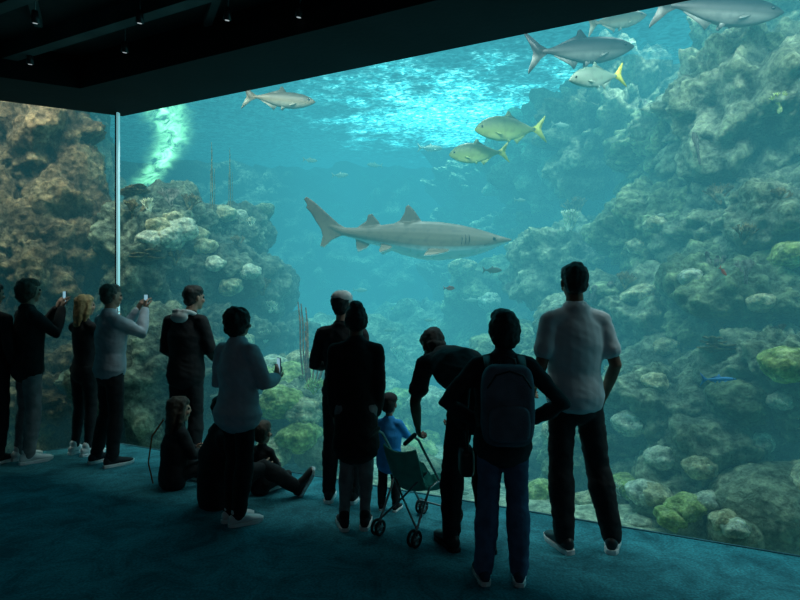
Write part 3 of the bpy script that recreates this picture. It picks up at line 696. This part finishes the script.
    he(mb,0,-.026,.036,.082,.092,.090); he(mb,0,.002,.066,.076,.088,.058)
    if hair in('short','buzz'): he(mb,0,-.045,-.02,.070,.060,.065)
    if hair=='long':
        he(mb,0,-.04,-.02,.092,.075,.10); mb.tube([hp(0,-.055,-.03),hp(0,-.075,-.12),hp(0,-.085,-.22)],[(.095*hs,.055*hs),(.092*hs,.042*hs),(.065*hs,.025*hs)],side=E@V((1,0,0)),n=14)
        for sg in(-1,1): mb.tube([hp(sg*.070,.02,.05),hp(sg*.088,.0,-.03),hp(sg*.088,-.015,-.10),hp(sg*.078,-.03,-.18)],[.026*hs,.030*hs,.030*hs,.016*hs],n=8)
    if hair=='bob':
        he(mb,0,-.035,.0,.100,.095,.112); he(mb,0,-.05,-.05,.09,.07,.075)
    if hair=='bun':
        he(mb,0,-.04,-.01,.086,.08,.08); he(mb,0,-.115,.035,.05,.042,.045)
    if hair=='curly':
        he(mb,0,-.035,.02,.115,.11,.115); he(mb,0,-.05,-.05,.10,.075,.07)
    if hair=='topbun':
        he(mb,0,-.035,.0,.092,.09,.09); he(mb,0,-.06,.11,.055,.05,.04)
    add('hair',mesh(mb,M[hairm],vox=.008*s*hs,smooth=1,disp=(.008 if hair!='curly' else .014)*s,dsc=22/s,scale=s,seed=px),parent=ob)
    if cap:
        mb=MB(); he(mb,0,-.010,.062,.090,.106,.070); mb.tube([hp(0,.06,.045),hp(0,.12,.038),hp(0,.165,.026)],[(.07*hs,.008*hs),(.072*hs,.007*hs),(.045*hs,.005*hs)],side=E@V((1,0,0)),n=16)
        add('cap',mesh(mb,M[cap],scale=s),parent=ob)
    def L2W(p): 
        return loc+Matrix.Rotation(yaw,3,'Z')@(V(p)*s)
    return ob,J,L2W,s
def phone(p,yaw,pitch=0,label='dark smartphone with lit screen held up',mat='plastic'):
    mb=MB(); mb.box((0,0,0),(.037,.0045,.074)); o=add('phone',mesh(mb,M[mat],flat=True,bevel=.003),loc=p,rot=(pitch,0,yaw),label=label,cat='phone')
    mb=MB(); mb.box((0,-.0048,0),(.034,.0006,.070)); add('screen',mesh(mb,M['screen'],flat=True),parent=o,label='lit screen')
    return o
holdL=((.3,.25,.9),(0,1,0)); holdR=((-.3,.25,.9),(0,1,0))
r=R_
person(-8,5.55,1.72,r(-10),'person in a dark jacket and trousers standing at the window',top='black',hair='short')
# B
_,J,W,s=person(28,5.6,1.76,r(-38),'woman in a dark jacket and grey leggings raising hands',pose=dict(PHONE_ARMS,elL=(-.2,.17,1.22),wrL=(-.06,.28,1.46),elR=(.2,.17,1.22),wrR=(.06,.28,1.46)),top='black',coat=.02,topname='jacket',bottom='grey',shoe='white_shoe',hair='bob',hairm='hair_brown',handL=holdL,handR=holdR,curl=.6,flare=.01,loose=.01,wid=1.08)
phone(W((0,.33,1.56)),r(-38))
# C
_,J,W,s=person(84,5.85,1.60,r(-25),'blonde woman in a black top and black leggings',pose=PHONE_ARMS,top='black',bottom='black',shoe='white_shoe',hair='long',hairm='hair_blonde',handL=holdL,handR=holdR,wid=.95,hrot=(-.3,0,0),lg=.0)
phone(W((0,.40,1.52)),r(-25))
# D
_,J,W,s=person(110,5.5,1.70,r(-38),'man in a grey blue sweater photographing with a phone',pose=dict(elL=(-.20,.20,1.25),elR=(.19,.22,1.27),wrL=(-.06,.31,1.49),wrR=(.06,.32,1.50),anL=(-.15,-.06,.09)),top='greyblue',loose=.02,coat=-.02,bottom='black',shoe='charcoal',hair='short',hairm='hair_grey',handL=holdL,handR=holdR,curl=.6,wid=1.1)
phone(W((0,.37,1.58)),r(-38))
# E
ob,J,W,s=person(186,5.35,1.70,r(-12),'man in a black hooded sweatshirt looking into the tank',pose=dict(elL=(-.24,.03,1.13),elR=(.24,.03,1.13),wrL=(-.18,.23,1.02),wrR=(.18,.23,1.02),neck=(.02,.03,1.44),head=(.045,.07,1.62)),hrot=(-.5,0,0),top='black',coat=.02,loose=.02,bottom='black',hair='short',wid=1.12)
mb=MB()
ring=[V((.095*math.cos(a),-.02+.095*math.sin(a),1.47-.03*math.sin(a))) for a in [math.pi*2*i/16 for i in range(17)]]
mb.tube(ring,[.024]*17,n=8); mb.ell((0,-.11,1.44),(.09,.045,.055)); add('hood',mesh(mb,M['capgrey'],vox=.01,scale=s),parent=ob,label='pale grey hood lining')
# F sitting child
sit=dict(pelvis=(0,0,.16),waist=(0,.01,.27),chest=(0,.03,.46),neck=(0,.05,.66),head=(0,.07,.86),shL=(-.145,.04,.61),shR=(.145,.04,.61),elL=(-.21,.12,.38),elR=(.21,.12,.38),wrL=(-.10,.30,.36),wrR=(.12,.30,.36),
 hipL=(-.09,0,.14),hipR=(.09,0,.14),knL=(-.24,.36,.20),knR=(.24,.36,.20),anL=(-.06,.40,.10),anR=(.10,.50,.10))
_,J,W,s=person(173,4.82,1.30,r(-45),'small child with long brown hair in dark clothes sitting',pose=dict(sit,knL=(-.2,.28,.24),knR=(.2,.28,.24),anL=(-.06,.30,.10),anR=(.08,.36,.10)),hs=1.25,top='black',bottom='black',hair='long',hairm='hair_brown',loose=.03,hrot=(-.2,0,0),toeL=(.9,.3,0),toeR=(-.4,.9,0),wid=1.15)
mb=MB()
pts=[V((-.17,-.02,.03)),V((-.21,-.03,.2)),V((-.18,-.02,.42)),V((-.08,.0,.56))]; mb.tube(pts,[(.008,.004)]*4,n=8)
add('bag_strap',mesh(mb,M['orange']),loc=W((0.02,-.03,0)),rot=(0,0,r(-20)),label='thin orange brown bag strap beside the sitting child',cat='strap')
# G
_,J,W,s=person(238,4.08,1.50,r(-32),'woman in a pale grey lavender jacket holding a phone',pose=dict(elR=(.24,.06,1.15),wrR=(.16,.27,1.16),elL=(-.24,.0,1.13),wrL=(-.12,.22,1.10),knL=(-.07,.03,.5),knR=(.07,.01,.5),anL=(-.06,-.02,.09),anR=(.06,-.05,.09)),top='greyjacket',coat=.0,loose=.035,flare=.03,wid=1.16,bottom='black',shoe='white_shoe',hair='curly',handR=((-.1,.5,.8),(-.8,.3,0)),toeL=(.3,1,0),toeR=(.5,1,0),topname='jacket')
phone(W((.14,.33,1.24)),r(-60),label='pale smartphone held at chest height',mat='white')
# H seated adult
sitA=dict(pelvis=(0,0,.13),waist=(0,-.01,.25),chest=(0,.02,.43),neck=(0,.05,.62),head=(0,.08,.80),shL=(-.165,.04,.575),shR=(.165,.04,.575),elL=(-.25,.14,.32),elR=(.25,.14,.32),wrL=(-.16,.36,.30),wrR=(.16,.36,.30),
 hipL=(-.09,.0,.11),hipR=(.09,.0,.11),knL=(-.14,.36,.34),knR=(.13,.38,.30),anL=(-.14,.50,.09),anR=(.14,.66,.09))
person(215,4.42,1.58,r(-62),'adult in black sitting on the carpet with one leg out',pose=sitA,top='black',bottom='black',shoe='plastic',hair='short',loose=.03,toeL=(0,1,.25),toeR=(.2,.5,1),upR=(0,-1,.35),wid=1.15)
person(260,4.66,.98,r(-20),'toddler sitting on the carpet beside an adult',pose=sit,hs=1.5,top='charcoal',bottom='black',hair='short',hairm='hair_brown',toeL=(.9,.3,0),toeR=(-.4,.9,0))
# I
person(342,4.52,1.62,r(-6),'man in a pale baseball cap and dark clothes',pose=dict(elL=(-.24,.02,1.13),wrL=(-.14,.24,1.12)),top='black',loose=.015,bottom='black',hair='short',cap='capgrey',hrot=(-.35,0,0),coat=.0)
# J
person(356,4.0,1.52,r(6),'girl in a black coat with pale leggings',pose=dict(elL=(-.18,-.02,1.12),elR=(.18,-.02,1.12),wrL=(-.17,.08,.88),wrR=(.17,.08,.88),knL=(-.07,.01,.5),knR=(.08,.01,.5),anL=(-.095,-.03,.09),anR=(.07,-.03,.09)),top='black',coat=.26,loose=.016,flare=.025,bottom='grey',shoe='charcoal',hair='topbun',wid=.96,hs=1.05,skin='skin_b',lg=-.004)
# K
person(389,4.32,.88,r(-15),'toddler in a bright blue shirt and dark cap',base='kid',hs=1.4,top='toddlerblue',bottom='charcoal',cap='black',hair='short',loose=.03,pose=dict(elR=(.24,.1,1.1),wrR=(.22,.26,1.05)),coat=.06,wid=1.15)
# L leaning
LP=dict(pelvis=(.03,-.16,.93),waist=(.02,-.12,1.03),chest=(-.01,.05,1.11),neck=(-.05,.23,1.17),head=(-.09,.37,1.23),shL=(-.205,.19,1.125),shR=(.125,.20,1.15),
 elL=(-.255,.25,.87),wrL=(-.215,.33,.70),elR=(.17,.27,.90),wrR=(.10,.38,.74),hipL=(-.06,-.14,.90),hipR=(.12,-.14,.90),knL=(-.085,-.02,.50),knR=(.11,-.03,.50),anL=(-.10,-.04,.09),anR=(.12,-.12,.09))
_,J,WL,sL=person(464,3.72,1.76,r(14),'man in a black t-shirt leaning forward over a stroller',pose=LP,top='charcoal',sleeve='short',bottom='black',shoe='plastic',hair='buzz',skin='skin_d',hrot=(.15,-.7,0),loose=.025,curl=.9,sole='rubber',wid=1.1)
# M
_,J,WM,sM=person(503,3.25,1.50,r(-3),'woman in blue jeans with hands on hips wearing backpack',pose=dict(elL=(-.375,-.06,1.16),elR=(.375,-.06,1.16),wrL=(-.19,.06,1.03),wrR=(.19,.06,1.03),anL=(-.13,-.03,.09),anR=(.10,-.03,.09)),top='charcoal',loose=.012,coat=.03,bottom='denim',shoe='denim_dark',hair='bob',skin='skin_b',handL=((.6,.6,-.5),(1,-.3,0)),handR=((-.6,.6,-.5),(-1,-.3,0)),wid=1.16,hs=1.08,hrot=(.2,0,0),lg=.018)
# N
person(575,3.66,1.79,r(8),'tall man in a white t-shirt and black track pants',pose=dict(elL=(-.235,-.04,1.13),elR=(.24,-.05,1.13),wrL=(-.20,.16,.98),wrR=(.24,.10,.91),anL=(-.08,-.02,.09),anR=(.21,-.06,.09),knL=(-.09,.01,.5),knR=(.15,.01,.5)),top='white',sleeve='short',bottom='black',shoe='plastic',hair='buzz',skin='skin_b',loose=.03,hs=1.0,coat=-.03,wid=1.07,hrot=(-.15,-.1,0),toeR=(.6,1,0),lg=.014,wr_=.004)

# backpack
def rb(mb,c,h,n=4):
    R=[]; K=12
    for i in range(K+1):
        ph=-math.pi/2+math.pi*i/K; cz=math.copysign(abs(math.sin(ph))**.45,math.sin(ph)); w=max(.02,abs(math.cos(ph))**.45)
        R.append([V((c[0]+h[0]*w*math.copysign(abs(math.cos(q))**.5,math.cos(q)),c[1]+h[1]*w*math.copysign(abs(math.sin(q))**.5,math.sin(q)),c[2]+h[2]*cz)) for q in [2*math.pi*j/28 for j in range(28)]])
    mb.rings(R)
bp=add('backpack',None,loc=WM((0,0,0)),rot=(0,0,r(-3)),label='grey canvas backpack worn on a woman\'s back',cat='backpack')
def bpart(n,mb,mat,**k): return add(n,mesh(mb,mat,scale=sM,**k),parent=bp)
mb=MB(); rb(mb,(0,-.225,1.18),(.165,.085,.25)); bpart('bag_body',mb,M['backpack'],vox=.012,disp=.006,dsc=8)
mb=MB(); rb(mb,(0,-.315,1.08),(.125,.035,.11)); bpart('pocket',mb,M['backpack'],vox=.01)
mb=MB(); mb.tube([(-.05,-.21,1.42),(-.045,-.21,1.46),(0,-.21,1.475),(.045,-.21,1.46),(.05,-.21,1.42)],[.009]*5,n=8); bpart('handle',mb,M['plastic'])
mb=MB(); mb.tube([(-.13,-.31,1.30),(-.08,-.315,1.375),(0,-.315,1.40),(.08,-.315,1.375),(.13,-.31,1.30)],[.006]*5,n=6); bpart('zipper',mb,M['plastic'])
for sg in(-1,1):
    mb=MB(); mb.tube([(sg*.10,-.16,1.38),(sg*.11,-.05,1.462),(sg*.115,.05,1.44),(sg*.115,.13,1.34),(sg*.12,.13,1.22),(sg*.16,.05,1.08),(sg*.155,-.13,1.02)],[(.028,.008)]*7,side=V((1,0,0)),n=10); bpart('strap',mb,M['plastic'])
mb=MB(); rb(mb,(0,0,0),(.045,.10,.085)); bg=add('shoulder_bag',mesh(mb,M['plastic'],vox=.01),loc=P(466,460,3.42),label='small black leather shoulder bag hanging at the hip',cat='bag')
mb=MB(); mb.tube([(0,-.08,.06),(0,-.05,.25),(.02,0,.42),(0,.05,.25),(0,.08,.06)],[.007]*5,n=6); add('strap',mesh(mb,M['plastic']),parent=bg)

# stroller
st=add('stroller',None,loc=((416-400)/F*3.95,3.93,0),rot=(0,0,r(-38)),label='folding umbrella stroller with green seat and black wheels',cat='stroller')
st.scale=(.88,.88,.88)
def sp_(n,mb,mat,**k):
    o=add(n,mesh(mb,mat,**k),parent=st); return o
W_=.17
for sg in(-1,1):
    mb=MB(); mb.tube([(sg*W_,.30,.09),(sg*W_,.10,.36),(sg*W_,-.10,.62),(sg*W_,-.20,.76),(sg*W_,-.27,.80),(sg*W_,-.33,.78)],[.010]*6,n=8); sp_('frame_tube',mb,M['metal'])
    mb=MB(); mb.tube([(sg*W_,-.24,.09),(sg*W_,-.06,.38),(sg*W_,.10,.40)],[.009]*3,n=8); sp_('rear_leg',mb,M['metal'])
    mb=MB(); mb.tube([(sg*W_,-.25,.805),(sg*W_,-.36,.765)],[.018,.016],n=10); sp_('handle_grip',mb,M['rubber'])
mb=MB(); mb.tube([(-W_,-.22,.12),(0,-.17,.30),(W_,-.10,.50)],[.008]*3,n=8); sp_('cross_brace',mb,M['metal'])
mb=MB(); mb.tube([(W_,-.22,.12),(0,-.17,.30),(-W_,-.10,.50)],[.008]*3,n=8); sp_('cross_brace',mb,M['metal'])
mb=MB(); mb.tube([(-W_,.28,.12),(W_,.28,.12)],[.008]*2,n=8); sp_('axle',mb,M['metal'])
mb=MB(); R=[]
for (y,z,hw) in[(.16,.32,.13),(.14,.395,.14),(.0,.36,.145),(-.07,.38,.145),(-.12,.48,.15),(-.17,.60,.155),(-.205,.69,.15)]:
    R.append([V((x*hw,y-.03*(1-x*x),z-.03*(1-x*x))) for x in[-1+2*i/12 for i in range(13)]]+[V((x*hw,y-.03*(1-x*x)-.012,z-.03*(1-x*x)-.012)) for x in[1-2*i/12 for i in range(13)]])
mb.rings(R); sp_('seat',mb,M['green'])
for sg in(-1,1):
    mb=MB(); mb.prism([(.14,.40),(.0,.36),(-.07,.38),(-.17,.60),(-.11,.57),(-.02,.46),(.10,.45)],.006,lambda p,o,sg=sg:V((sg*.15+o,p[0],p[1]))); sp_('side_panel',mb,M['green'],flat=True)
wm=MB()
R=[]
for i in range(25):
    a=2*math.pi*i/24
    R.append([V((.010*math.cos(q),math.cos(a)*(.050+.012*math.sin(q)),math.sin(a)*(.050+.012*math.sin(q)))) for q in [2*math.pi*j/8 for j in range(8)]])
wm.rings(R); tyre=mesh(wm,M['rubber'])
hm=MB(); hm.tube([(-.008,0,0),(.008,0,0)],[.018,.018],rnd=False,n=12)
for a in range(6):
    q=a*math.pi/3; hm.tube([(0,0,0),(0,.04*math.cos(q),.04*math.sin(q))],[.005,.005],n=6)
hub=mesh(hm,M['metal'])
for (x,y) in[(-W_,-.25),(W_,-.25),(-W_,.31),(W_,.31)]:
    for dx in(-.02,.02):
        w=add('wheel',tyre,parent=st,loc=(x+dx,y,.062)); add('hub',hub,parent=w)

# ------------------------------------------------------------------ water (world volume that exists only inside the tank), light & camera
w=bpy.data.worlds.new('w'); scene.world=w; w.use_nodes=True
nt=w.node_tree; nt.nodes.clear(); wo=nt.nodes.new('ShaderNodeOutputWorld')
bg_=N(nt,'ShaderNodeBackground',Color=(0,0,0,1),Strength=0.0); nt.links.new(bg_.outputs[0],wo.inputs['Surface'])
tc=N(nt,'ShaderNodeTexCoord'); sp=N(nt,'ShaderNodeSeparateXYZ'); nt.links.new(tc.outputs['Object'],sp.inputs[0])
def mth(op,a,b=None):
    n=N(nt,'ShaderNodeMath',operation=op)
    for i,x in enumerate((a,b)):
        if x is None: continue
        if isinstance(x,(int,float)): n.inputs[i].default_value=x
        else: nt.links.new(x,n.inputs[i])
    return n.outputs[0]
X,Y,Z=sp.outputs[0],sp.outputs[1],sp.outputs[2]
d1=mth('ADD',mth('MULTIPLY',X,.447),mth('MULTIPLY',Y,.894)); d1=mth('SUBTRACT',d1,.447*CX+.894*CY)
d2=mth('ADD',mth('MULTIPLY',X,-.451),mth('MULTIPLY',Y,.893)); d2=mth('SUBTRACT',d2,-.451*CX+.893*CY)
ins=mth('GREATER_THAN',mth('MAXIMUM',d1,d2),.05)
mask=mth('MULTIPLY',ins,mth('LESS_THAN',Z,5.17))
SIG=(.28,.18,.17)
dens=.28
ab=N(nt,'ShaderNodeVolumeAbsorption'); ab.inputs['Color'].default_value=c4(tuple(1-s/dens for s in SIG)); nt.links.new(mth('MULTIPLY',mask,dens),ab.inputs['Density'])
EQ=(.045,.425,.53)
em=N(nt,'ShaderNodeEmission'); em.inputs['Color'].default_value=c4(tuple(e*s for e,s in zip(EQ,SIG)))  # haze glow put into the water in place of scattered light
mr=N(nt,'ShaderNodeMapRange'); mr.inputs['From Min'].default_value=0; mr.inputs['From Max'].default_value=5.2; mr.inputs['To Min'].default_value=1.02; mr.inputs['To Max'].default_value=1.12
nt.links.new(Z,mr.inputs['Value'])
mr2=N(nt,'ShaderNodeMapRange'); mr2.inputs['From Min'].default_value=-5.5; mr2.inputs['From Max'].default_value=-1; mr2.inputs['To Min'].default_value=.30; mr2.inputs['To Max'].default_value=1.0
nt.links.new(X,mr2.inputs['Value'])
nt.links.new(mth('MULTIPLY',mask,mth('MULTIPLY',mr.outputs[0],mr2.outputs[0])),em.inputs['Strength'])
ad=N(nt,'ShaderNodeAddShader'); nt.links.new(ab.outputs[0],ad.inputs[0]); nt.links.new(em.outputs[0],ad.inputs[1]); nt.links.new(ad.outputs[0],wo.inputs['Volume'])
try: w.cycles.volume_step_size=1.6
except Exception as ex: print('step',ex)

def area(n,loc,rot,sx,sy,e,col):
    l=bpy.data.lights.new(n,'AREA'); l.shape='RECTANGLE'; l.size=sx; l.size_y=sy; l.energy=e; l.color=col
    o=bpy.data.objects.new(n,l); COL.objects.link(o); o.location=loc; o.rotation_euler=rot; return o
for x,e in((-1.6,115),(.6,115),(2.8,110),(4.8,100)):
    area('tank_lamp',(x,gy(x)+.55,4.95),(R_(44),0,ang),2.2,.4,e,(1,.98,.9))
area('tank_lamp',(-4.5,gy(-4.5)+.35,4.95),(R_(24),0,.467),2.2,.4,190,(1,.86,.68))  # unseen warm lamp added to brighten the left rock pillar
for i,(x,y,e) in enumerate([(-6.5,10,1000),(-3,10.5,1500),(.5,8.8,1500),(.5,13,1800),(3.6,7.6,1400),(5.0,11,1600),(7,7.5,1400),(-4,14,1100)]):
    l=bpy.data.lights.new('halide_lamp','SPOT'); l.energy=e*1.9; l.color=(1,.98,.9); l.spot_size=R_(70); l.spot_blend=.9; l.shadow_soft_size=0
    o=bpy.data.objects.new('halide_lamp',l); COL.objects.link(o); o.location=(x,y,7.6)
for x in(-2.5,.5,3):  # unseen fill spots added behind the camera to lift people's backs
    l=bpy.data.lights.new('hall_fill','SPOT'); l.energy=9; l.color=(.7,.88,1); l.spot_size=R_(120); l.spot_blend=1; l.shadow_soft_size=0
    o=bpy.data.objects.new('hall_fill',l); COL.objects.link(o); o.location=(x,-3.2,3.7); o.rotation_euler=(R_(58),0,R_(-x*3))
cam=bpy.data.cameras.new('cam'); cam.sensor_width=36; cam.lens=36*F/800; cam.clip_start=.05
co=bpy.data.objects.new('camera',cam); COL.objects.link(co); co.location=(0,0,CAMZ); co.rotation_euler=(R_(90),0,0)
cam.shift_y=-.0035
scene.camera=co
